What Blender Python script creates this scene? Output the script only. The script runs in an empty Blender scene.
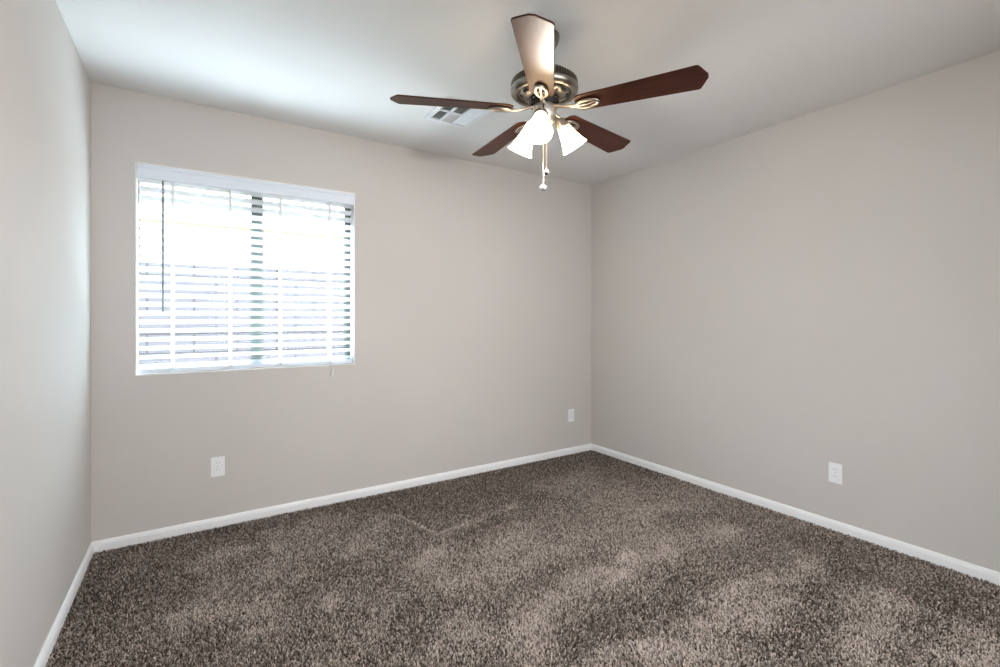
import bpy, bmesh, math, random
import numpy as np
from mathutils import Vector, Matrix

S = bpy.context.scene
C = S.collection
PI = math.pi
random.seed(7)
rng = np.random.default_rng(7)

# ---------------------------------------------------------------- camera, world, sun, large lights, exposure
YAW = math.radians(32.95)
CAM_H = 1.215
cam_data = bpy.data.cameras.new('camera')
cam_data.sensor_width = 36.0
cam_data.lens = 36.0 * 472.0 / 1000.0
cam_data.shift_y = -15.5 / 1000.0
cam_data.clip_start = 0.02
cam = bpy.data.objects.new('camera', cam_data)
C.objects.link(cam)
cam.location = (0, 0, CAM_H)
cam.rotation_euler = (PI / 2, 0, -YAW)
S.camera = cam

S.view_settings.view_transform = 'Standard'
S.view_settings.look = 'None'
S.view_settings.exposure = 0.0
S.view_settings.gamma = 1.0
S.view_settings.use_curve_mapping = False

world = bpy.data.worlds.new('sky')
S.world = world
world.use_nodes = True
bg = world.node_tree.nodes['Background']
bg.inputs['Color'].default_value = (0.86, 0.93, 1.0, 1)
bg.inputs['Strength'].default_value = 7.0

sun_data = bpy.data.lights.new('sun', 'SUN')
sun_data.energy = 86.0
sun_data.angle = 0.009
sun_data.color = (0.865, 1.0, 1.10)
sun = bpy.data.objects.new('sun', sun_data)
C.objects.link(sun)
sun.rotation_euler = Vector((-0.10, -0.766, -0.643)).to_track_quat('-Z', 'Y').to_euler()

# added fill light behind the camera
hall_data = bpy.data.lights.new('landing_fill', 'AREA')
hall_data.shape = 'RECTANGLE'
hall_data.size = 2.6
hall_data.size_y = 1.7
hall_data.energy = 75.0
hall_data.color = (0.93, 0.96, 1.0)
hall = bpy.data.objects.new('landing_fill', hall_data)
C.objects.link(hall)
hall.location = (1.5, -2.02, 1.15)
hall.rotation_euler = (PI / 2, 0, 0)      # shines along +Y into the room

S.cycles.use_denoising = True
S.cycles.max_bounces = 12
S.cycles.diffuse_bounces = 6
S.cycles.transparent_max_bounces = 16
S.cycles.caustics_reflective = False
S.cycles.caustics_refractive = False
S.cycles.sample_clamp_indirect = 12.0

BULB_W = 20.5
BULB_COL = (0.99, 0.97, 0.94)

# ---------------------------------------------------------------- room measures
XL, XR = -0.449, 3.092        # left and right wall faces
YB, YF = 3.213, -0.12         # back and front wall faces
H = 2.44                      # ceiling
WX0, WX1, WZ0, WZ1 = -0.267, 0.913, 0.903, 2.060   # window opening
WALL_T = 0.16


# ---------------------------------------------------------------- material helpers
def new_mat(name):
    m = bpy.data.materials.new(name)
    m.use_nodes = True
    nt = m.node_tree
    return m, nt, nt.nodes['Principled BSDF']


def simple(name, col, rough=0.5, metal=0.0, spec=0.5, coat=0.0):
    m, nt, p = new_mat(name)
    p.inputs['Base Color'].default_value = (*col, 1)
    p.inputs['Roughness'].default_value = rough
    p.inputs['Metallic'].default_value = metal
    p.inputs['Specular IOR Level'].default_value = spec
    p.inputs['Coat Weight'].default_value = coat
    return m


def painted(name, col, scale=95.0, strength=0.18, dist=0.002, rough=0.75, var=0.03):
    """painted drywall with a fine orange peel texture"""
    m, nt, p = new_mat(name)
    N, L = nt.nodes, nt.links
    geo = N.new('ShaderNodeNewGeometry')
    n1 = N.new('ShaderNodeTexNoise')
    n1.inputs['Scale'].default_value = scale
    n1.inputs['Detail'].default_value = 3.0
    L.new(geo.outputs['Position'], n1.inputs['Vector'])
    b = N.new('ShaderNodeBump')
    b.inputs['Strength'].default_value = strength
    b.inputs['Distance'].default_value = dist
    L.new(n1.outputs['Fac'], b.inputs['Height'])
    L.new(b.outputs['Normal'], p.inputs['Normal'])
    n2 = N.new('ShaderNodeTexNoise')
    n2.inputs['Scale'].default_value = 1.7
    L.new(geo.outputs['Position'], n2.inputs['Vector'])
    mix = N.new('ShaderNodeMix')
    mix.data_type = 'RGBA'
    mix.inputs['A'].default_value = (*[c * (1 - var) for c in col], 1)
    mix.inputs['B'].default_value = (*[c * (1 + var) for c in col], 1)
    L.new(n2.outputs['Fac'], mix.inputs['Factor'])
    L.new(mix.outputs['Result'], p.inputs['Base Color'])
    p.inputs['Roughness'].default_value = rough
    p.inputs['Specular IOR Level'].default_value = 0.25
    return m


M = {}
M['wall'] = painted('greige_wall_paint', (0.565, 0.532, 0.505))
M['ceiling'] = painted('white_ceiling_paint', (0.75, 0.742, 0.73), scale=60, strength=0.15)
M['trim'] = simple('white_trim_paint', (0.83, 0.83, 0.84), 0.55)
M['reveal'] = simple('white_reveal_paint', (0.82, 0.82, 0.81), 0.6)
M['plastic'] = simple('white_plastic', (0.82, 0.82, 0.84), 0.3)
M['dark'] = simple('dark_slot', (0.03, 0.03, 0.03), 0.6)
M['nickel'] = simple('brushed_nickel', (0.46, 0.405, 0.345), 0.30, 1.0)
M['housing'] = simple('satin_nickel', (0.62, 0.57, 0.52), 0.42, 1.0)
M['pewter'] = simple('brushed_pewter', (0.30, 0.275, 0.24), 0.30, 1.0)
M['black_metal'] = simple('black_metal', (0.010, 0.010, 0.010), 0.5, 0.0, 0.3)
M['frame'] = simple('dark_bronze_window_frame', (0.082, 0.090, 0.080), 0.5, 0.0, 0.3)
M['cord'] = simple('white_cord', (0.85, 0.85, 0.85), 0.7)
M['wand'] = simple('grey_tilt_wand', (0.22, 0.24, 0.26), 0.4)
M['backing'] = simple('carpet_backing', (0.055, 0.042, 0.034), 0.95)
M['register'] = simple('white_enamel', (0.80, 0.82, 0.84), 0.4)
M['vent_backing'] = simple('dark_vent_backing', (0.035, 0.035, 0.035), 0.8)
M['landing_floor'] = simple('landing_floor_oak', (0.28, 0.21, 0.15), 0.5)
M['fob_dark'] = simple('dark_fob', (0.05, 0.04, 0.04), 0.2)
M['fob_white'] = simple('white_fob', (0.8, 0.78, 0.75), 0.25)

# blind slats: white vinyl that lets a little daylight through
m, nt, p = new_mat('white_blind_vinyl')
p.inputs['Base Color'].default_value = (0.86, 0.87, 0.89, 1)
p.inputs['Roughness'].default_value = 0.4
tr = nt.nodes.new('ShaderNodeBsdfTranslucent')
tr.inputs['Color'].default_value = (0.9, 0.93, 0.95, 1)
mx = nt.nodes.new('ShaderNodeMixShader')
mx.inputs['Fac'].default_value = 0.30
nt.links.new(p.outputs['BSDF'], mx.inputs[1])
nt.links.new(tr.outputs['BSDF'], mx.inputs[2])
nt.links.new(mx.outputs['Shader'], nt.nodes['Material Output'].inputs['Surface'])
M['slat'] = m
m, nt, p = new_mat('woven_ladder_tape')
p.inputs['Base Color'].default_value = (0.88, 0.88, 0.88, 1)
tr = nt.nodes.new('ShaderNodeBsdfTranslucent')
tr.inputs['Color'].default_value = (0.93, 0.94, 0.95, 1)
mx = nt.nodes.new('ShaderNodeMixShader')
mx.inputs['Fac'].default_value = 0.65
nt.links.new(p.outputs['BSDF'], mx.inputs[1])
nt.links.new(tr.outputs['BSDF'], mx.inputs[2])
nt.links.new(mx.outputs['Shader'], nt.nodes['Material Output'].inputs['Surface'])
M['tape'] = m
M['valance'] = simple('white_valance', (0.71, 0.755, 0.83), 0.45)

# window glass
m, nt, p = new_mat('window_glass')
tb = nt.nodes.new('ShaderNodeBsdfTransparent')
tb.inputs['Color'].default_value = (0.93, 0.96, 0.95, 1)
gl = nt.nodes.new('ShaderNodeBsdfGlossy')
gl.inputs['Roughness'].default_value = 0.02
fr = nt.nodes.new('ShaderNodeFresnel')
fr.inputs['IOR'].default_value = 1.17
mx = nt.nodes.new('ShaderNodeMixShader')
nt.links.new(fr.outputs['Fac'], mx.inputs['Fac'])
nt.links.new(tb.outputs['BSDF'], mx.inputs[1])
nt.links.new(gl.outputs['BSDF'], mx.inputs[2])
nt.links.new(mx.outputs['Shader'], nt.nodes['Material Output'].inputs['Surface'])
M['glass'] = m

# lit frosted lamp glass
m, nt, p = new_mat('lit_frosted_glass')
p.inputs['Base Color'].default_value = (0.9, 0.87, 0.80, 1)
p.inputs['Roughness'].default_value = 0.35
p.inputs['Emission Color'].default_value = (1.0, 0.80, 0.53, 1)
p.inputs['Emission Strength'].default_value = 12.5
M['shade'] = m
m, nt, p = new_mat('lit_bulb')
p.inputs['Emission Color'].default_value = (1.0, 0.92, 0.80, 1)
p.inputs['Emission Strength'].default_value = 30.0
M['bulb'] = m

# crystal pull ball
m, nt, p = new_mat('crystal_ball')
p.inputs['Base Color'].default_value = (0.80, 0.82, 0.88, 1)
p.inputs['Metallic'].default_value = 0.75
p.inputs['Roughness'].default_value = 0.12
M['crystal'] = m

# mahogany blades
m, nt, p = new_mat('mahogany_blade')
N, L = nt.nodes, nt.links
tc = N.new('ShaderNodeTexCoord')
mp = N.new('ShaderNodeMapping')
mp.inputs['Scale'].default_value = (2.2, 46, 30)
L.new(tc.outputs['Object'], mp.inputs['Vector'])
nz = N.new('ShaderNodeTexNoise')
nz.inputs['Scale'].default_value = 2.2
nz.inputs['Detail'].default_value = 6
nz.inputs['Distortion'].default_value = 0.4
L.new(mp.outputs['Vector'], nz.inputs['Vector'])
cr = N.new('ShaderNodeValToRGB')
cr.color_ramp.elements[0].position = 0.30
cr.color_ramp.elements[0].color = (0.022, 0.0056, 0.0040, 1)
cr.color_ramp.elements[1].position = 0.72
cr.color_ramp.elements[1].color = (0.062, 0.0160, 0.0088, 1)
L.new(nz.outputs['Fac'], cr.inputs['Fac'])
L.new(cr.outputs['Color'], p.inputs['Base Color'])
p.inputs['Roughness'].default_value = 0.47
p.inputs['Specular IOR Level'].default_value = 0.38
p.inputs['Specular Tint'].default_value = (1.0, 0.72, 0.48, 1)
M['wood'] = m

# carpet tufts: heathered yarn colour comes per tuft
m, nt, p = new_mat('brown_carpet_yarn')
at = nt.nodes.new('ShaderNodeAttribute')
at.attribute_name = 'yarn'
nt.links.new(at.outputs['Color'], p.inputs['Base Color'])
p.inputs['Roughness'].default_value = 0.9
p.inputs['Specular IOR Level'].default_value = 0.1
p.inputs['Sheen Weight'].default_value = 0.15
M['yarn'] = m

# outdoors: masonry fence, gravel, stucco, tiles
m, nt, p = new_mat('grey_block_masonry')
N, L = nt.nodes, nt.links
tc = N.new('ShaderNodeTexCoord')
mp = N.new('ShaderNodeMapping')
mp.inputs['Rotation'].default_value = (PI / 2, 0, 0)
L.new(tc.outputs['Object'], mp.inputs['Vector'])
br = N.new('ShaderNodeTexBrick')
br.inputs['Scale'].default_value = 1.0
br.inputs['Brick Width'].default_value = 0.40
br.inputs['Row Height'].default_value = 0.20
br.inputs['Mortar Size'].default_value = 0.010
br.inputs['Color1'].default_value = (0.122, 0.116, 0.136, 1)
br.inputs['Color2'].default_value = (0.134, 0.127, 0.147, 1)
br.inputs['Mortar'].default_value = (0.064, 0.058, 0.066, 1)
L.new(mp.outputs['Vector'], br.inputs['Vector'])
L.new(br.outputs['Color'], p.inputs['Base Color'])
p.inputs['Roughness'].default_value = 0.9
M['block'] = m
M['cap'] = simple('tan_cap_block', (0.17, 0.12, 0.085), 0.9)
M['gravel'] = painted('pale_gravel', (0.60, 0.54, 0.47), scale=40, strength=0.6, dist=0.01, var=0.15)
M['stucco'] = painted('pale_stucco', (0.62, 0.56, 0.48), scale=50)
M['tile'] = painted('tan_roof_tile', (0.42, 0.28, 0.20), scale=12, strength=0.5, dist=0.02, var=0.2)
M['fascia'] = simple('brown_fascia', (0.25, 0.17, 0.12), 0.7)


# ---------------------------------------------------------------- mesh helpers
def add_box(bm, x0, x1, y0, y1, z0, z1):
    vs = [bm.verts.new(p) for p in ((x0, y0, z0), (x1, y0, z0), (x1, y1, z0), (x0, y1, z0),
                                    (x0, y0, z1), (x1, y0, z1), (x1, y1, z1), (x0, y1, z1))]
    for f in ((0, 3, 2, 1), (4, 5, 6, 7), (0, 1, 5, 4), (1, 2, 6, 5), (2, 3, 7, 6), (3, 0, 4, 7)):
        bm.faces.new([vs[i] for i in f])
    return vs


def add_prism(bm, poly, d, to3):
    """polygon (a,b) pairs extruded by d; to3(a, b, t) gives the point"""
    lo = [bm.verts.new(to3(a, b, 0.0)) for a, b in poly]
    hi = [bm.verts.new(to3(a, b, d)) for a, b in poly]
    n = len(poly)
    bm.faces.new(lo[::-1])
    bm.faces.new(hi)
    for i in range(n):
        j = (i + 1) % n
        bm.faces.new((lo[i], lo[j], hi[j], hi[i]))


def add_lathe(bm, prof, seg=40, mat=None, rib=None):
    """prof: (r, z) from one end to the other; rib(i, k) may change the radius"""
    mat = mat or Matrix()
    rings = []
    for i, (r, z) in enumerate(prof):
        if r < 1e-6:
            rings.append([bm.verts.new(mat @ Vector((0, 0, z)))])
        else:
            ring = []
            for k in range(seg):
                rr = r * (rib(i, k) if rib else 1.0)
                a = 2 * PI * k / seg
                ring.append(bm.verts.new(mat @ Vector((rr * math.cos(a), rr * math.sin(a), z))))
            rings.append(ring)
    for a, b in zip(rings, rings[1:]):
        if len(a) == 1 and len(b) == 1:
            continue
        for k in range(seg):
            l = (k + 1) % seg
            if len(a) == 1:
                bm.faces.new((a[0], b[k], b[l]))
            elif len(b) == 1:
                bm.faces.new((a[k], b[0], a[l]))
            else:
                bm.faces.new((a[k], b[k], b[l], a[l]))


def add_tube(bm, pts, rad, seg=10, closed=False, flat=1.0, up=Vector((0, 0, 1))):
    """tube along pts; flat squashes the section along `up`"""
    pts = [Vector(p) for p in pts]
    n = len(pts)
    rings = []
    for i in range(n):
        if closed:
            t = pts[(i + 1) % n] - pts[i - 1]
        else:
            t = pts[min(i + 1, n - 1)] - pts[max(i - 1, 0)]
        t.normalize()
        ref = up if abs(t.dot(up)) < 0.98 else Vector((1, 0, 0))
        a = t.cross(ref).normalized()
        b = a.cross(t).normalized()
        r = rad[i] if isinstance(rad, (list, tuple)) else rad
        rings.append([bm.verts.new(pts[i] + a * r * math.cos(2 * PI * k / seg) + b * r * flat * math.sin(2 * PI * k / seg))
                      for k in range(seg)])
    pairs = list(zip(rings, rings[1:])) + ([(rings[-1], rings[0])] if closed else [])
    for p, q in pairs:
        for k in range(seg):
            l = (k + 1) % seg
            bm.faces.new((p[k], p[l], q[l], q[k]))
    if not closed:
        bm.faces.new(rings[0][::-1])
        bm.faces.new(rings[-1])


def obj(name, bm, mat, parent=None, smooth=None, bevel=0.0, bseg=2):
    bmesh.ops.recalc_face_normals(bm, faces=bm.faces)
    me = bpy.data.meshes.new(name)
    bm.to_mesh(me)
    bm.free()
    me.materials.append(mat)
    if smooth is not None:
        me.shade_smooth()
        me.set_sharp_from_angle(angle=math.radians(smooth))
    o = bpy.data.objects.new(name, me)
    C.objects.link(o)
    if parent is not None:
        o.parent = parent
    if bevel:
        b = o.modifiers.new('bevel', 'BEVEL')
        b.width = bevel
        b.segments = bseg
        b.limit_method = 'ANGLE'
        b.angle_limit = math.radians(40)
    return o


def empty(name, loc, rz=0.0):
    o = bpy.data.objects.new(name, None)
    o.empty_display_size = 0.1
    C.objects.link(o)
    o.location = loc
    o.rotation_euler = (0, 0, rz)
    return o


def tag(o, label, cat, group=None, kind=None):
    o['label'] = label
    o['category'] = cat
    if group:
        o['group'] = group
    if kind:
        o['kind'] = kind
    return o


def struct(o):
    o['kind'] = 'structure'
    return o


def boxes(name, rows, mat, parent=None, **kw):
    bm = bmesh.new()
    for r in rows:
        add_box(bm, *r)
    return obj(name, bm, mat, parent, **kw)


# ---------------------------------------------------------------- the room shell
YH = -2.15                    # far end of the landing behind the doorway
DX0, DX1, DZ = -0.36, 2.45, 2.10  # opening made wide to let the added fill light in
FT = 0.12                     # front wall thickness

struct(boxes('floor', [(XL - WALL_T, XR + WALL_T, YF - FT, YB + WALL_T, -0.16, -0.012)], M['backing']))
struct(boxes('ceiling', [(XL - WALL_T, XR + WALL_T, YH - 0.1, YB + WALL_T, H, H + 0.16)], M['ceiling']))
struct(boxes('wall_left', [(XL - WALL_T, XL, YF - FT, YB, -0.16, H)], M['wall']))
struct(boxes('wall_right', [(XR, XR + WALL_T, YF - FT, YB, -0.16, H)], M['wall']))
struct(boxes('wall_back', [(XL - WALL_T, WX0, YB, YB + WALL_T, -0.16, H),
                           (WX1, XR + WALL_T, YB, YB + WALL_T, -0.16, H),
                           (WX0, WX1, YB, YB + WALL_T, -0.16, WZ0),
                           (WX0, WX1, YB, YB + WALL_T, WZ1, H)], M['wall']))
struct(boxes('wall_front', [(XL, DX0, YF - FT, YF, -0.012, H),
                            (DX1, XR, YF - FT, YF, -0.012, H),
                            (DX0, DX1, YF - FT, YF, DZ, H)], M['wall']))
# landing behind the doorway
struct(boxes('wall_landing', [(-0.95, -0.85, YH, YF - FT, -0.012, H),
                              (3.0, 3.1, YH, YF - FT, -0.012, H),
                              (-0.95, 3.1, YH - 0.1, YH, -0.012, H)], M['reveal']))
struct(boxes('floor_landing', [(-0.95, 3.1, YH - 0.1, YF - FT, -0.16, -0.012)], M['landing_floor']))

# white baseboards with a stepped, rounded top
BASE = [(0, -0.012), (0.0125, -0.012), (0.0125, 0.033), (0.0105, 0.036), (0.0105, 0.040), (0.007, 0.048), (0.003, 0.052), (0, 0.052)]


def baseboard(name, d, to3):
    bm = bmesh.new()
    add_prism(bm, BASE, d, to3)
    return struct(obj(name, bm, M['trim']))


baseboard('baseboard_back', XR - XL, lambda a, b, t: (XL + t, YB - a, b))
baseboard('baseboard_left', YB - 0.0125 - YF, lambda a, b, t: (XL + a, YF + t, b))
baseboard('baseboard_right', YB - 0.0125 - YF, lambda a, b, t: (XR - a, YF + t, b))
# doorway casing behind the camera
struct(boxes('trim_1', [(DX0 - 0.055, DX0, YF, YF + 0.014, -0.012, DZ + 0.055),
                        (DX1, DX1 + 0.055, YF, YF + 0.014, -0.012, DZ + 0.055),
                        (DX0, DX1, YF, YF + 0.014, DZ, DZ + 0.055)], M['trim']))

# ---------------------------------------------------------------- window
win = struct(empty('window_1', ((WX0 + WX1) / 2, YB, WZ0)))
inv = Matrix.Translation(-Vector(win.location))


def wpart(name, rows, mat, parent=win, **kw):
    rows = [(a - win.location.x, b - win.location.x, c - YB, d - YB, e - WZ0, f - WZ0) for a, b, c, d, e, f in rows]
    return boxes(name, rows, mat, parent, **kw)


# painted reveal lining the opening, bull-nosed at the room side
RT = 0.006
wpart('reveal', [(WX0, WX0 + RT, YB - 0.001, YB + 0.09, WZ0, WZ1), (WX1 - RT, WX1, YB - 0.001, YB + 0.09, WZ0, WZ1),
                 (WX0 + RT, WX1 - RT, YB - 0.001, YB + 0.09, WZ1 - RT, WZ1)], M['reveal'], bevel=0.002)
wpart('window_sill', [(WX0, WX1, YB - 0.004, YB + 0.09, WZ0 - 0.002, WZ0 + RT)], M['reveal'], bevel=0.003)
fy0, fy1 = YB + 0.088, YB + 0.145
FW = 0.018
wpart('window_frame', [(WX0, WX0 + 0.008, fy0, fy1, WZ0, WZ1), (WX1 - FW, WX1, fy0, fy1, WZ0, WZ1),
                       (WX0 + 0.008, WX1 - FW, fy0, fy1, WZ0, WZ0 + FW), (WX0 + 0.008, WX1 - FW, fy0, fy1, WZ1 - FW, WZ1)],
      M['frame'], bevel=0.003)
xm = 0.333
for sx0, sx1, sy, sl, sr in ((WX0 + 0.008, xm + 0.033, fy0 + 0.030, 0.003, 0.066), (xm - 0.035, WX1 - FW, fy0 + 0.006, 0.068, 0.024)):
    z0, z1 = WZ0 + FW, WZ1 - FW
    sw = 0.020
    sash = wpart('sash', [(sx0, sx0 + sl, sy, sy + 0.022, z0, z1), (sx1 - sr, sx1, sy, sy + 0.022, z0, z1),
                          (sx0 + sl, sx1 - sr, sy, sy + 0.022, z0, z0 + sw), (sx0 + sl, sx1 - sr, sy, sy + 0.022, z1 - sw, z1)],
                 M['frame'], bevel=0.002)
    wpart('pane', [(sx0 + sl, sx1 - sr, sy + 0.009, sy + 0.013, z0 + sw, z1 - sw)], M['glass'], sash)

# ---------------------------------------------------------------- blind
blind = empty('window_blind', ((WX0 + WX1) / 2, YB, WZ1))
tag(blind, 'white horizontal slat blind with valance hung inside the window opening', 'blind')
bx, bz = blind.location.x, blind.location.z
BX0, BX1 = WX0 + 0.014, WX1 - 0.013


def loc(x, y, z):
    return (x - bx, y - YB, z - bz)


bm = bmesh.new()
vz0, vz1 = 1.976, 2.052
prof = [(0.006, vz0), (0.006, vz1), (-0.004, vz1), (-0.008, vz1 - 0.006), (-0.008, vz1 - 0.016), (-0.005, vz1 - 0.020),
        (-0.005, vz0 + 0.020), (-0.008, vz0 + 0.016), (-0.008, vz0 + 0.005), (-0.004, vz0)]
add_prism(bm, prof, (WX1 - 0.004) - (WX0 + 0.007), lambda a, b, t: loc(WX0 + 0.007 + t, YB + a, b))
obj('valance', bm, M['valance'], blind)
boxes('headrail', [(BX0 - bx, BX1 - bx, 0.012, 0.062, 1.995 - bz, 2.050 - bz)], M['plastic'], blind, bevel=0.002)

NS = 22
TILT = math.radians(24)
sy = YB + 0.037
zt, zb = 1.975, 0.950
slat_me = None
for i in range(NS):
    z = zt + (zb - zt) * i / (NS - 1)
    if slat_me is None:
        bm = bmesh.new()
        # gently crowned section
        top = []
        for k in range(7):
            u = -0.025 + 0.05 * k / 6
            top.append((u, 0.0022 + 0.0016 * (1 - (u / 0.025) ** 2)))
        sec = top + [(u, w - 0.0030) for u, w in top[::-1]]
        add_prism(bm, sec, BX1 - BX0, lambda a, b, t: (t - (BX1 - BX0) / 2, a, b))
        s = obj('slat', bm, M['slat'], blind)
        slat_me = s.data
        s0 = s
    else:
        s = s0.copy()
        C.objects.link(s)
        s.parent = blind
    s.location = loc((BX0 + BX1) / 2, sy, z)
    s.rotation_euler = (-TILT, 0, 0)     # room-side edge up
boxes('bottom_rail', [(BX0 - bx, BX1 - bx, 0.013, 0.061, 0.912 - bz, 0.935 - bz)], M['valance'], blind, bevel=0.004)
for lx in (-0.10, 0.18, 0.453, 0.75):
    bm = bmesh.new()
    for yy in (0.0130, 0.0605):
        add_tube(bm, [loc(lx, YB + yy, 1.998), loc(lx, YB + yy, 0.929)], 0.0014, 6)
    add_box(bm, lx - 0.009 - bx, lx + 0.009 - bx, 0.0118, 0.0130, 0.915 - bz, 2.0 - bz)   # woven ladder tape on the room side
    obj('ladder_cord', bm, M['tape'], blind)
bm = bmesh.new()
add_tube(bm, [loc(-0.144, YB - 0.014, 1.972), loc(-0.144, YB - 0.014, 1.246)], 0.0060, 8)
wand = obj('tilt_wand', bm, M['wand'], blind)
bm = bmesh.new()
add_tube(bm, [loc(-0.144, YB + 0.012, 1.985), loc(-0.144, YB - 0.004, 1.972), loc(-0.144, YB - 0.014, 1.966)], 0.0022, 6)
obj('hook', bm, M['wand'], wand)
bm = bmesh.new()
for dx in (-0.003, 0.003):
    add_tube(bm, [loc(0.758 + dx, YB + 0.008, 1.99), loc(0.758 + dx, YB - 0.010, 1.95), loc(0.759 + dx * 0.4, YB - 0.010, 0.87)], 0.0011, 6)
lc = obj('lift_cord', bm, M['cord'], blind)
bm = bmesh.new()
add_lathe(bm, [(0, 0.024), (0.003, 0.022), (0.0045, 0.010), (0.0075, -0.012), (0.0075, -0.016), (0, -0.017)], 12,
          Matrix.Translation(loc(0.762, YB - 0.011, 0.851)) @ Matrix.Rotation(0.25, 4, 'Y'))
obj('tassel', bm, M['cord'], lc, smooth=50)

# ---------------------------------------------------------------- ceiling fan
FX, FY = 1.279, 1.619
fan = empty('ceiling_fan', (FX, FY, H))
tag(fan, 'five-blade ceiling fan with dark wood blades and three lit glass shades', 'ceiling fan')
z_ = lambda z: z - H

bm = bmesh.new()
add_lathe(bm, [(0, 0), (0.066, 0), (0.066, -0.010), (0.062, -0.030), (0.050, -0.048), (0.030, -0.060), (0.018, -0.064), (0, -0.064)], 40)
obj('canopy', bm, M['pewter'], fan, smooth=40)
bm = bmesh.new()
add_lathe(bm, [(0, -0.055), (0.0135, -0.055), (0.0135, z_(2.290)), (0, z_(2.290))], 20)
add_lathe(bm, [(0.0, z_(2.315)), (0.020, z_(2.315)), (0.024, z_(2.305)), (0.024, z_(2.285)), (0, z_(2.285))], 24)
obj('downrod', bm, M['pewter'], fan, smooth=40)

# motor housing: domed top, ribbed vent band at the rim, stepped underside
prof = [(0, 2.292), (0.040, 2.290), (0.075, 2.282), (0.105, 2.268), (0.128, 2.250), (0.137, 2.243),
        (0.141, 2.241), (0.144, 2.236), (0.146, 2.212), (0.1475, 2.209), (0.1475, 2.203), (0.144, 2.192), (0.136, 2.184), (0.124, 2.181),
        (0.119, 2.184), (0.116, 2.193), (0.111, 2.193), (0.107, 2.186), (0.090, 2.177), (0.072, 2.171), (0.058, 2.169), (0, 2.169)]
RIB = 72


def rib(i, k):
    if 4 <= i <= 5:
        return 1.0 if (k // 2) % 2 == 0 else 0.95
    if 6 <= i <= 8:
        return 1.0 if (k // 2) % 2 == 0 else (0.92 if i == 6 else 0.84)
    return 1.0


bm = bmesh.new()
add_lathe(bm, [(r, z_(z)) for r, z in prof], RIB * 4, None, rib)
mh = obj('motor_housing', bm, M['pewter'], fan, smooth=35)
sc0 = vs0 = None
for k in range(10):
    a = 2 * PI * k / 10 + 0.3
    if sc0 is None:
        bm = bmesh.new()
        add_lathe(bm, [(0, z_(2.170)), (0.0055, z_(2.171)), (0.0065, z_(2.176)), (0.0065, z_(2.184))], 10, Matrix.Translation((0.084, 0, 0)))
        sc = sc0 = obj('screw', bm, M['nickel'], mh, smooth=40)
        vs = vs0 = boxes('vent_slot', [(0.092, 0.104, -0.012, 0.012, z_(2.176), z_(2.188))], M['dark'], mh)
    else:
        sc, vs = sc0.copy(), vs0.copy()
        for o in (sc, vs):
            C.objects.link(o)
            o.parent = mh
    sc.rotation_euler = (0, 0, a)
    vs.rotation_euler = (0, 0, a + PI / 10)
# rotor flange
bm = bmesh.new()
add_lathe(bm, [(0, z_(2.172)), (0.060, z_(2.172)), (0.066, z_(2.168)), (0.066, z_(2.142)), (0.062, z_(2.137)), (0, z_(2.137))], 48)
fl = obj('rotor_flange', bm, M['black_metal'], fan, smooth=40)
bo0 = None
for k in range(20):
    if bo0 is None:
        bm = bmesh.new()
        add_lathe(bm, [(0, 0.0035), (0.0022, 0.003), (0.0035, 0), (0.0035, -0.003)], 8,
                  Matrix.Translation((0.065, 0, z_(2.155))) @ Matrix.Rotation(PI / 2, 4, 'Y'))
        bo = bo0 = obj('bolt', bm, M['nickel'], fl)
    else:
        bo = bo0.copy()
        C.objects.link(bo)
        bo.parent = fl
    bo.rotation_euler = (0, 0, 2 * PI * (k + 0.5) / 20)

# blades and their irons
BZ = 2.12
PHI = math.radians(189.33) - YAW
PITCH = math.radians(11.4)


def blade_outline():
    pts = []
    r0, rs, ra = 0.140, 0.627, 0.656
    w0, w1 = 0.050, 0.0688
    n = 8
    c = 0.032
    for k in range(n + 1):                                # rounded root corner
        a = PI + (PI / 2) * k / n
        pts.append((r0 + c + c * math.cos(a), -(w0 - c) + c * math.sin(a)))
    pts.append((rs - 0.010, -w1))
    for k in range(1, 5):
        t = k / 4
        pts.append((rs - 0.010 + 0.014 * t, -w1 + 0.013 * t * t))
    pts.append((ra - 0.006, -0.019))
    pts.append((ra - 0.001, -0.010))
    pts += [(x, -y) for x, y in pts[::-1]]
    return pts


OUT = blade_outline()


def blade_mesh():
    bm = bmesh.new()
    add_prism(bm, OUT, 0.0065, lambda a, b, t: (a, b, t - 0.00325))
    return bm


def iron_mesh():
    bm = bmesh.new()
    zo = -0.0105
    cx, la, lb = 0.192, 0.046, 0.0225
    ring = [(cx + la * math.cos(2 * PI * k / 36), lb * math.sin(2 * PI * k / 36), zo) for k in range(36)]
    add_tube(bm, ring, 0.0072, 10, closed=True, flat=0.85)
    add_tube(bm, [(cx - la, 0, zo), (cx, 0, zo - 0.001), (cx + la - 0.006, 0, zo)], [0.0062, 0.0052, 0.0060], 10, flat=0.8)
    # curved arm back to the flange (built in blade space; the flange sits a little higher)
    arm = [(0.150, 0, zo), (0.132, 0, zo - 0.0005), (0.115, 0, zo + 0.002), (0.098, 0, zo + 0.006), (0.080, 0, 0.001), (0.064, 0, 0.007), (0.050, 0, 0.0105)]
    add_tube(bm, arm, [0.0095, 0.0092, 0.0092, 0.0098, 0.0108, 0.0122, 0.0125], 12, flat=0.55)
    return bm


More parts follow.
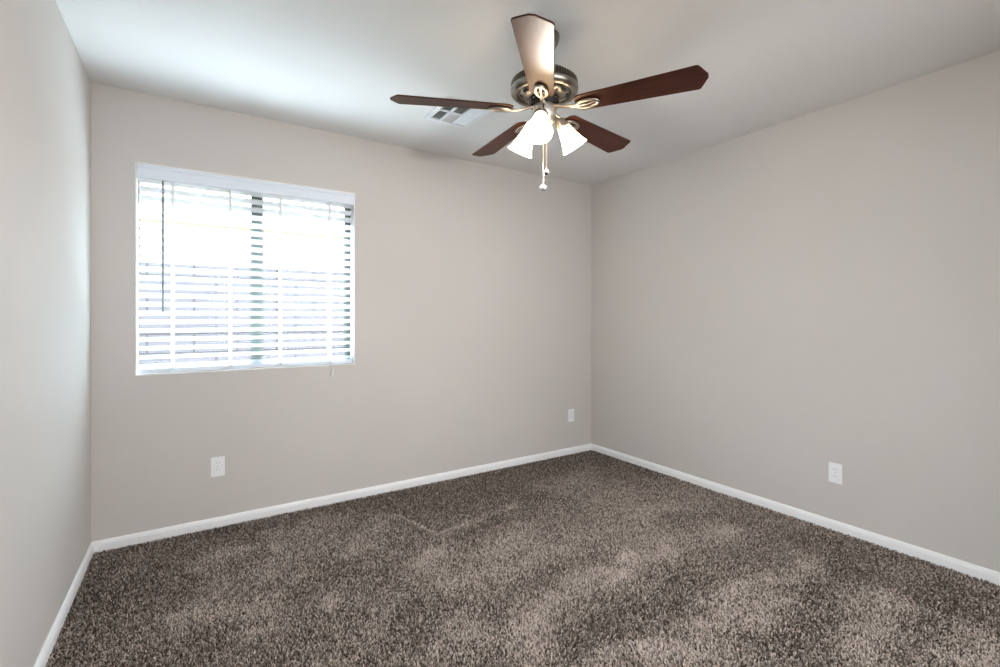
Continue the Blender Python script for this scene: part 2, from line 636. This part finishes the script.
blade_me = iron_me = screw_me = None
for k in range(5):
    ang = PHI + k * 2 * PI / 5
    if k == 0:
        b0 = obj('blade', blade_mesh(), M['wood'], fan, bevel=0.0018)
        i0 = obj('blade_iron', iron_mesh(), M['nickel'], b0, smooth=60)
        bits = [i0]
        for sx, sy_ in ((0.178, 0.0105), (0.178, -0.0105), (0.212, 0.0095)):
            bm = bmesh.new()
            add_lathe(bm, [(0, -0.0105), (0.003, -0.010), (0.0048, -0.0075), (0.0048, -0.003)], 12, Matrix.Translation((sx, sy_, 0)))
            bits.append(obj('screw', bm, M['nickel'], b0, smooth=50))
        b = b0
    else:
        b = b0.copy()
        C.objects.link(b)
        b.parent = fan
        for ch in bits:
            c = ch.copy()
            C.objects.link(c)
            c.parent = b
    b.location = (0, 0, z_(BZ))
    # local X is radial; the counter-clockwise edge hangs lower
    b.rotation_euler = (Matrix.Rotation(ang, 3, 'Z') @ Matrix.Rotation(-PITCH, 3, 'X')).to_euler()

# switch housing and light kit
bm = bmesh.new()
add_lathe(bm, [(0, 2.137), (0.049, 2.137), (0.050, 2.134), (0.050, 2.092), (0.047, 2.086), (0.043, 2.080), (0.043, 2.068),
               (0.036, 2.056), (0.022, 2.046), (0.012, 2.043), (0.010, 2.036), (0.0, 2.033)], 48, Matrix.Translation((0, 0, -H)))
sh = obj('switch_housing', bm, M['housing'], fan, smooth=40)
bm = bmesh.new()
q = Matrix.Rotation(math.radians(261) - YAW, 4, 'Z')
vs = add_box(bm, 0.047, 0.0525, -0.003, 0.003, z_(2.108), z_(2.124))
bmesh.ops.transform(bm, matrix=q, verts=vs)
obj('reverse_switch', bm, M['black_metal'], sh)

SH_T = math.radians(33.6)
shade0 = bulb0 = None
for k in range(3):
    a = math.radians(255 + 120 * k) - YAW
    R = Matrix.Rotation(a, 4, 'Z')
    neck = Vector((0.0865, 0, z_(2.058)))
    axis = Matrix.Translation(neck) @ Matrix.Rotation(-SH_T, 4, 'Y')       # local -Z runs to the shade mouth
    T = R @ axis
    # arm: leaves the housing, bows out and up, then drops into the socket
    bm = bmesh.new()
    start = Vector((0.036, 0, z_(2.066)))
    top = axis @ Vector((0, 0, 0.030))
    pts = []
    c1 = start + Vector((0.018, 0, 0.010))
    c2 = axis @ Vector((0, 0, 0.048))
    for i in range(11):
        t = i / 10
        pts.append(R @ ((1 - t) ** 3 * start + 3 * (1 - t) ** 2 * t * c1 + 3 * (1 - t) * t * t * c2 + t ** 3 * top))
    add_tube(bm, pts, 0.0062, 10)
    arm = obj('lamp_arm', bm, M['nickel'], fan, smooth=60)
    bm = bmesh.new()
    add_lathe(bm, [(0, 0.036), (0.010, 0.036), (0.017, 0.033), (0.0225, 0.026), (0.0235, 0.010), (0.031, 0.006), (0.032, -0.006), (0.029, -0.008), (0.0, -0.008)],
              28, T)
    obj('socket', bm, M['nickel'], arm, smooth=40)
    # bell shade with real wall thickness
    out = [(0.0275, -0.002), (0.0285, -0.012), (0.0315, -0.026), (0.036, -0.042), (0.0405, -0.058), (0.0455, -0.074), (0.0505, -0.088), (0.0555, -0.098), (0.0592, -0.104)]
    prof = out + [(0.0587, -0.1062), (0.0568, -0.1055)] + [(r - 0.0032, z) for r, z in out[::-1][1:]]
    if shade0 is None:
        bm = bmesh.new()
        add_lathe(bm, prof, 36)
        sd = shade0 = obj('lamp_shade', bm, M['shade'], fan, smooth=60)
        bm = bmesh.new()
        add_lathe(bm, [(0, -0.007), (0.010, -0.008), (0.011, -0.026), (0.017, -0.040), (0.021, -0.054), (0.018, -0.067), (0.010, -0.074), (0, -0.076)], 20)
        bulb0 = obj('bulb', bm, M['bulb'], sd, smooth=60)
    else:
        sd = shade0.copy()
        C.objects.link(sd)
        sd.parent = fan
        c = bulb0.copy()
        C.objects.link(c)
        c.parent = sd
    sd.matrix_basis = T
    ld = bpy.data.lights.new('lamp_light', 'POINT')
    ld.energy = BULB_W
    ld.color = BULB_COL
    ld.shadow_soft_size = 0.022
    lo = bpy.data.objects.new('lamp_light', ld)
    C.objects.link(lo)
    lo.parent = sd
    lo.location = (0, 0, -0.098)


# beaded pull chains with their end weights
def chain(dx, dy, ztop, zend, fob):
    bm = bmesh.new()
    n = int((ztop - zend) / 0.0042)
    prof = [(0, z_(ztop))]
    for i in range(n):
        zz = ztop - (i + 0.5) * (ztop - zend) / n
        prof += [(0.0012, z_(zz + 0.0018)), (0.0023, z_(zz + 0.0008)), (0.0023, z_(zz - 0.0008)), (0.0012, z_(zz - 0.0018))]
    prof.append((0, z_(zend)))
    add_lathe(bm, prof, 8, Matrix.Translation((dx, dy, 0)))
    ch = obj('pull_chain', bm, M['nickel'], fan, smooth=80)
    if fob == 'ball':
        bm = bmesh.new()
        r = 0.0175
        pr = [(0, r + 0.001), (0.003, r), (0.004, r - 0.003)]
        pr += [(r * math.sin(t), r * math.cos(t) * 0.78) for t in [0.35 + (PI - 0.35) * i / 9 for i in range(10)]]
        pr[-1] = (0, -r * 0.78)
        add_lathe(bm, pr, 12, Matrix.Translation((dx, dy, z_(zend - 0.0155))))
        o = obj('pull_fob', bm, M['crystal'], ch)
        o['label'] = 'clear faceted ball'
    else:
        bm = bmesh.new()
        T = Matrix.Translation((dx, dy, z_(zend - 0.016)))
        add_lathe(bm, [(0, 0.016), (0.003, 0.015), (0.008, 0.008), (0.010, 0), (0.0, 0.0)], 16, T)
        o = obj('pull_fob', bm, M['fob_white'], ch, smooth=50)
        o['label'] = 'pale pull fob with a dark tip'
        bm = bmesh.new()
        add_lathe(bm, [(0, 0.0), (0.010, 0.0), (0.0095, -0.005), (0.006, -0.010), (0, -0.012)], 16, T)
        obj('fob_tip', bm, M['fob_dark'], ch, smooth=50)


cam_r = Vector((math.cos(YAW), -math.sin(YAW)))
cam_f = Vector((math.sin(YAW), math.cos(YAW)))
v = cam_r * -0.007 + cam_f * -0.030
chain(v.x, v.y, 2.062, 1.788, 'ball')
v = cam_r * 0.012 + cam_f * 0.025
chain(v.x, v.y, 2.062, 1.872, 'fob')

# ---------------------------------------------------------------- ceiling register
VX0, VX1, VY0, VY1 = 1.172, 1.464, 2.342, 2.660
vent = empty('ceiling_vent', ((VX0 + VX1) / 2, (VY0 + VY1) / 2, H))
tag(vent, 'white square air vent with louvres on the ceiling beyond the fan', 'vent')
vx, vy = (VX1 - VX0) / 2, (VY1 - VY0) / 2
boxes('duct_shade_plate', [(-vx + 0.02, vx - 0.02, -vy + 0.02, vy - 0.02, -0.0025, -0.0005)], M['vent_backing'], vent)  # dark plate stands in for the shaded duct; the ceiling is uncut
fr_ = 0.030
bm = bmesh.new()
for x0, x1, y0, y1 in ((-vx, -vx + fr_, -vy, vy), (vx - fr_, vx, -vy, vy), (-vx + fr_, vx - fr_, -vy, -vy + fr_), (-vx + fr_, vx - fr_, vy - fr_, vy)):
    add_box(bm, x0, x1, y0, y1, -0.014, -0.003)
# dividers: two across, one along
iw = (2 * vx - 2 * fr_)
c1, c2 = -vx + fr_ + iw * 0.30, -vx + fr_ + iw * 0.64
for cx_ in (c1, c2):
    add_box(bm, cx_ - 0.006, cx_ + 0.006, -vy + fr_, vy - fr_, -0.014, -0.003)
add_box(bm, -vx + fr_, c2 - 0.006, -0.006, 0.006, -0.0138, -0.003)
obj('face_frame', bm, M['register'], vent, bevel=0.002)


def louvre(x0, x1, y0, y1, along, tilt, pitch=0.0125, wide=0.011):
    """angled blades filling one cell; along='x' or 'y' is their long direction"""
    bm = bmesh.new()
    lo, hi = (y0, y1) if along == 'x' else (x0, x1)
    n = int((hi - lo) / pitch)
    for i in range(n):
        c = lo + (i + 0.5) * (hi - lo) / n
        h = wide / 2
        sec = [(-h, -0.0005), (h, -0.0005), (h, 0.0005), (-h, 0.0005)]
        ca, sa = math.cos(tilt), math.sin(tilt)
        sec = [(a * ca - b * sa, a * sa + b * ca) for a, b in sec]
        if along == 'x':
            add_prism(bm, sec, x1 - x0, lambda a, b, t, c=c: (x0 + t, c + a, -0.0085 + b))
        else:
            add_prism(bm, sec, y1 - y0, lambda a, b, t, c=c: (c + a, y0 + t, -0.0085 + b))
    return obj('louvre', bm, M['register'], vent)


ylo, yhi = -vy + fr_, vy - fr_
for ya, yb in ((ylo, -0.006), (0.006, yhi)):
    louvre(-vx + fr_, c1 - 0.006, ya, yb, 'y', math.radians(52))
    louvre(c1 + 0.006, c2 - 0.006, ya, yb, 'x', math.radians(32 if ya < 0 else -52))
louvre(c2 + 0.006, vx - fr_, ylo, yhi, 'y', math.radians(-35))

# ---------------------------------------------------------------- outlets
plate_me = {}
GROUP = 'white outlet plates low on the walls'


def outlet(locn, rz, label):
    r = empty('wall_outlet', locn, rz)
    tag(r, label, 'outlet', GROUP)
    # local -Y faces the room, Z up
    pl = boxes('cover_plate', [(-0.035, 0.035, -0.0055, 0.0, -0.057, 0.057)], M['plastic'], r, bevel=0.0025)
    for dz in (-0.0195, 0.0195):
        bm = bmesh.new()
        poly = []
        for k in range(28):
            a = 2 * PI * k / 28
            poly.append((0.0172 * math.cos(a), max(-0.0135, min(0.0135, 0.0172 * math.sin(a)))))
        add_prism(bm, poly, 0.0035, lambda a, b, t: (a, -0.005 - t, b + dz))
        rc = obj('receptacle', bm, M['plastic'], r)
        bm = bmesh.new()
        add_box(bm, -0.0074, -0.0060, -0.0092, -0.0080, dz - 0.001, dz + 0.0075)
        add_box(bm, 0.0060, 0.0074, -0.0092, -0.0080, dz - 0.0002, dz + 0.0075)
        add_lathe(bm, [(0, -0.0092), (0.0020, -0.0092), (0.0020, -0.0080), (0, -0.0080)], 10,
                  Matrix.Translation((0, 0, dz - 0.0075)) @ Matrix.Rotation(-PI / 2, 4, 'X') @ Matrix.Scale(-1, 4, Vector((0, 0, 1))))
        obj('socket_slots', bm, M['dark'], rc)
    bm = bmesh.new()
    add_lathe(bm, [(0, 0.0068), (0.0025, 0.0064), (0.0032, 0.0052), (0, 0.0052)], 12, Matrix.Rotation(PI / 2, 4, 'X'))
    obj('screw', bm, M['nickel'], r)
    return r


outlet((0.117, YB, 0.347), 0, 'white duplex outlet on the back wall under the window')
outlet((2.843, YB, 0.341), 0, 'white outlet plate on the back wall near the far room corner')
outlet((XR, 1.227, 0.325), -PI / 2, 'white duplex outlet low on the right-hand wall')

# ---------------------------------------------------------------- outdoors
struct(boxes('roof_eave', [(XL - 2.0, XR + 2.0, YB + WALL_T, YB + WALL_T + 0.77, H + 0.10, H + 0.24)], M['stucco']))
struct(boxes('ground', [(-9, 12, YB + WALL_T, 26, -0.35, -0.15)], M['gravel']))
fence = empty('block_fence', (1.0, 5.95, -0.15))
tag(fence, 'pale concrete block garden wall seen through the window blind', 'garden wall')
boxes('block_wall', [(-6, 7, 0, 0.15, 0, 1.93)], M['block'], fence)
boxes('wall_cap', [(-6, 7, -0.015, 0.165, 1.93, 1.985)], M['cap'], fence, bevel=0.006)
house = empty('house', (1.5, 10.0, -0.15))
tag(house, 'neighbouring stucco house with tiled roof beyond the garden wall', 'house')
boxes('house_wall', [(-9, 6.5, 0, 7, 0, 3.0)], M['stucco'], house)
bm = bmesh.new()
v = [bm.verts.new(p) for p in ((-9.5, -0.5, 3.05), (7, -0.5, 3.05), (7, 7.5, 3.05), (-9.5, 7.5, 3.05), (-5.5, 3.5, 4.6), (3, 3.5, 4.6))]
for f in ((0, 1, 5, 4), (1, 2, 5), (2, 3, 4, 5), (3, 0, 4), (0, 3, 2, 1)):
    bm.faces.new([v[i] for i in f])
obj('roof', bm, M['tile'], house)
boxes('fascia', [(-9.5, 7, -0.53, -0.5, 2.90, 3.06)], M['fascia'], house)

# ---------------------------------------------------------------- carpet pile (one object: nobody could count the tufts)
FOC = 472.0


def px_floor(x, y):
    t = FOC * CAM_H / (y - 318.0)
    lat = t * (x - 500.0) / FOC
    return lat * math.cos(YAW) + t * math.sin(YAW), -lat * math.sin(YAW) + t * math.cos(YAW)


def vnoise(x, y, s, seed):
    """smooth value noise"""
    g = np.random.default_rng(seed).random((64, 64))
    u, w = x / s + 11.3, y / s + 7.7
    i, j = np.floor(u).astype(int), np.floor(w).astype(int)
    fu, fw = u - i, w - j
    fu, fw = fu * fu * (3 - 2 * fu), fw * fw * (3 - 2 * fw)
    a = lambda p, q: g[p % 64, q % 64]
    return (a(i, j) * (1 - fu) + a(i + 1, j) * fu) * (1 - fw) + (a(i, j + 1) * (1 - fu) + a(i + 1, j + 1) * fu) * fw


def build_carpet():
    sp = 0.0062
    xs = np.arange(XL + 0.014, XR - 0.013, sp)
    ys = np.arange(YF + 0.002, YB - 0.014, sp)
    gx, gy = np.meshgrid(xs, ys)
    x = gx.ravel() + rng.uniform(-0.48, 0.48, gx.size) * sp
    y = gy.ravel() + rng.uniform(-0.48, 0.48, gx.size) * sp
    x = np.clip(x, XL + 0.014, XR - 0.014)
    y = np.clip(y, YF + 0.001, YB - 0.015)
    # the wedge the camera could never see (behind it) is left thin
    n = x.size
    # nap: brushed and trodden patches where the pile leans the other way
    ca, sa = math.cos(0.5), math.sin(0.5)
    u, w = x * ca + y * sa, -x * sa + y * ca
    nap = 0.55 * vnoise(u, w * 1.9, 0.42, 1) + 0.30 * vnoise(u, w, 0.17, 2) + 0.15 * vnoise(x, y, 0.07, 3)
    nap = (nap - 0.5) * 1.1 - 0.12
    wob = 0.25 + 0.8 * vnoise(x, y, 0.10, 21) + 0.7 * vnoise(x, y, 0.035, 22)
    jx = x + 0.10 * (vnoise(x, y, 0.16, 31) - 0.5)
    jy = y + 0.10 * (vnoise(x, y, 0.16, 32) - 0.5)

    def stroke(x1, y1, x2, y2, r, k):
        """a brushed or trodden stroke of the pile between two spots on the floor"""
        p, q = np.array(px_floor(x1, y1)), np.array(px_floor(x2, y2))
        d = q - p
        L2 = max(d.dot(d), 1e-9)
        t = np.clip(((jx - p[0]) * d[0] + (jy - p[1]) * d[1]) / L2, 0, 1)
        e2 = (jx - p[0] - t * d[0]) ** 2 + (jy - p[1] - t * d[1]) ** 2
        return k * np.exp(-(e2 / (r * r)) ** 1.5)

    pale_strokes = [(122, 576, 131, 572, .045, .9), (196, 566, 238, 551, .075, .8), (188, 612, 212, 606, .10, .8), (270, 532, 280, 548, .05, .8),
                    (262, 622, 258, 600, .09, .9), (305, 578, 318, 570, .055, .6), (326, 607, 330, 596, .06, .8), (352, 548, 380, 518, .085, .7),
                    (432, 562, 440, 553, .085, 1.0), (458, 578, 446, 586, .06, .7), (452, 640, 466, 630, .10, 1.2), (526, 640, 536, 630, .10, 1.1),
                    (440, 536, 512, 505, .05, .6), (500, 548, 530, 536, .10, .45), (530, 606, 636, 560, .075, .9), (642, 558, 730, 530, .075, .95),
                    (672, 650, 706, 622, .105, 1.1), (722, 604, 812, 560, .075, .9), (762, 622, 782, 606, .075, .9), (850, 645, 895, 600, .095, 1.0),
                    (965, 662, 990, 648, .085, 1.0), (612, 516, 668, 504, .09, .45), (540, 486, 590, 476, .12, .3), (610, 664, 650, 655, .09, .8),
                    (330, 650, 370, 630, .10, .4), (500, 575, 560, 548, .06, .4)]
    for st in pale_strokes:
        nap += 0.72 * stroke(*st) * wob
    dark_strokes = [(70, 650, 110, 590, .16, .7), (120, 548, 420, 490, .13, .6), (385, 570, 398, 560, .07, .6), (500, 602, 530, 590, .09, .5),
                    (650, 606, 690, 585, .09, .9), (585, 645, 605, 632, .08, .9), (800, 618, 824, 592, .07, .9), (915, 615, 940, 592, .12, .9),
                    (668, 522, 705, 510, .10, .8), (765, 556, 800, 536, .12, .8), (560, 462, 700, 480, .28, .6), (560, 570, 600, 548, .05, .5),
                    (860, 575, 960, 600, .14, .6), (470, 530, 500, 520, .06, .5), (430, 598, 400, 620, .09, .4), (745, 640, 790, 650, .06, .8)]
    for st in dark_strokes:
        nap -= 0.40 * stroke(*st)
    # creases left by a bed frame
    seam = np.zeros(n)
    for (p, q, k) in (((398, 514), (438, 534), 1.0), ((438, 534), (486, 514), 0.5)):
        a, b = np.array(px_floor(*p)), np.array(px_floor(*q))
        d = b - a
        t = np.clip(((x - a[0]) * d[0] + (y - a[1]) * d[1]) / d.dot(d), 0, 1)
        dist = np.hypot(x - a[0] - t * d[0], y - a[1] - t * d[1])
        seam = np.maximum(seam, k * np.exp(-(dist / 0.008) ** 2))
    nap -= 0.62 * np.clip((y - 1.9) / 1.1, 0, 1) * np.clip((x - 0.2) / 0.9, 0.3, 1)  # far pile darkened in its colour, for the grazing view of the nap
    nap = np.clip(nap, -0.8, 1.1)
    # lean of each tuft: away from the door in pale patches, towards it elsewhere
    lean = 0.0035 * nap
    lx = lean * 0.35 + rng.normal(0, 0.0052, n)
    ly = lean * 0.9 + rng.normal(0, 0.0052, n)
    hgt = 0.0128 + rng.normal(0, 0.0018, n) + 0.0015 * seam
    # yarn colour: heathered mix of dark and pale strands
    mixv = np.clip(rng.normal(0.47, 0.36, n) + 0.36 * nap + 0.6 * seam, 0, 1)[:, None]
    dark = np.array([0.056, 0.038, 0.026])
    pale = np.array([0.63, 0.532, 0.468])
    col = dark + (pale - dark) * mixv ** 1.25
    # geometry: a three-sided twisted tuft, 3 base + 3 shoulder + 1 tip
    ang = rng.uniform(0, 2 * PI, n)
    tw = ang + rng.normal(0.5, 0.3, n)
    rb, rt = 0.0023, 0.0029 + rng.normal(0, 0.0005, n)
    V = np.empty((n, 7, 3), np.float32)
    zb = -0.0122
    for k in range(3):
        V[:, k, 0] = x + rb * np.cos(ang + k * 2.0944)
        V[:, k, 1] = y + rb * np.sin(ang + k * 2.0944)
        V[:, k, 2] = zb
        V[:, 3 + k, 0] = x + lx * 0.75 + rt * np.cos(tw + k * 2.0944)
        V[:, 3 + k, 1] = y + ly * 0.75 + rt * np.sin(tw + k * 2.0944)
        V[:, 3 + k, 2] = zb + hgt * (0.78 + rng.normal(0, 0.05, n))
    V[:, 6, 0] = x + lx
    V[:, 6, 1] = y + ly
    V[:, 6, 2] = zb + hgt
    lim = (XL + 0.0128, XR - 0.0128, YB - 0.0128)
    V[:, :, 0] = np.clip(V[:, :, 0], lim[0], lim[1])
    V[:, :, 1] = np.clip(V[:, :, 1], YF - FT, lim[2])
    quad = np.array([[0, 1, 4, 3], [1, 2, 5, 4], [2, 0, 3, 5]])
    tri = np.array([[3, 4, 6], [4, 5, 6], [5, 3, 6]])
    base = (np.arange(n) * 7)[:, None, None]
    loops = np.concatenate([(quad[None] + base).reshape(n, -1), (tri[None] + base).reshape(n, -1)], axis=1).ravel().astype(np.int32)
    counts = np.tile(np.array([4, 4, 4, 3, 3, 3], np.int32), n)
    starts = np.concatenate([[0], np.cumsum(counts)[:-1]]).astype(np.int32)
    me = bpy.data.meshes.new('carpet')
    me.vertices.add(n * 7)
    me.vertices.foreach_set('co', V.ravel())
    me.loops.add(loops.size)
    me.loops.foreach_set('vertex_index', loops)
    me.polygons.add(n * 6)
    me.polygons.foreach_set('loop_start', starts)
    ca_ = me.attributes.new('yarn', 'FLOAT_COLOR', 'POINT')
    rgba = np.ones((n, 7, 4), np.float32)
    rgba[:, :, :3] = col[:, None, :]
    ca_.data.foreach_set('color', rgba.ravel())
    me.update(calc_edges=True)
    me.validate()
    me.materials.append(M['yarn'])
    o = bpy.data.objects.new('carpet', me)
    C.objects.link(o)
    tag(o, 'brown heathered wall-to-wall carpet pile covering the whole floor', 'carpet', kind='stuff')
    return o


build_carpet()
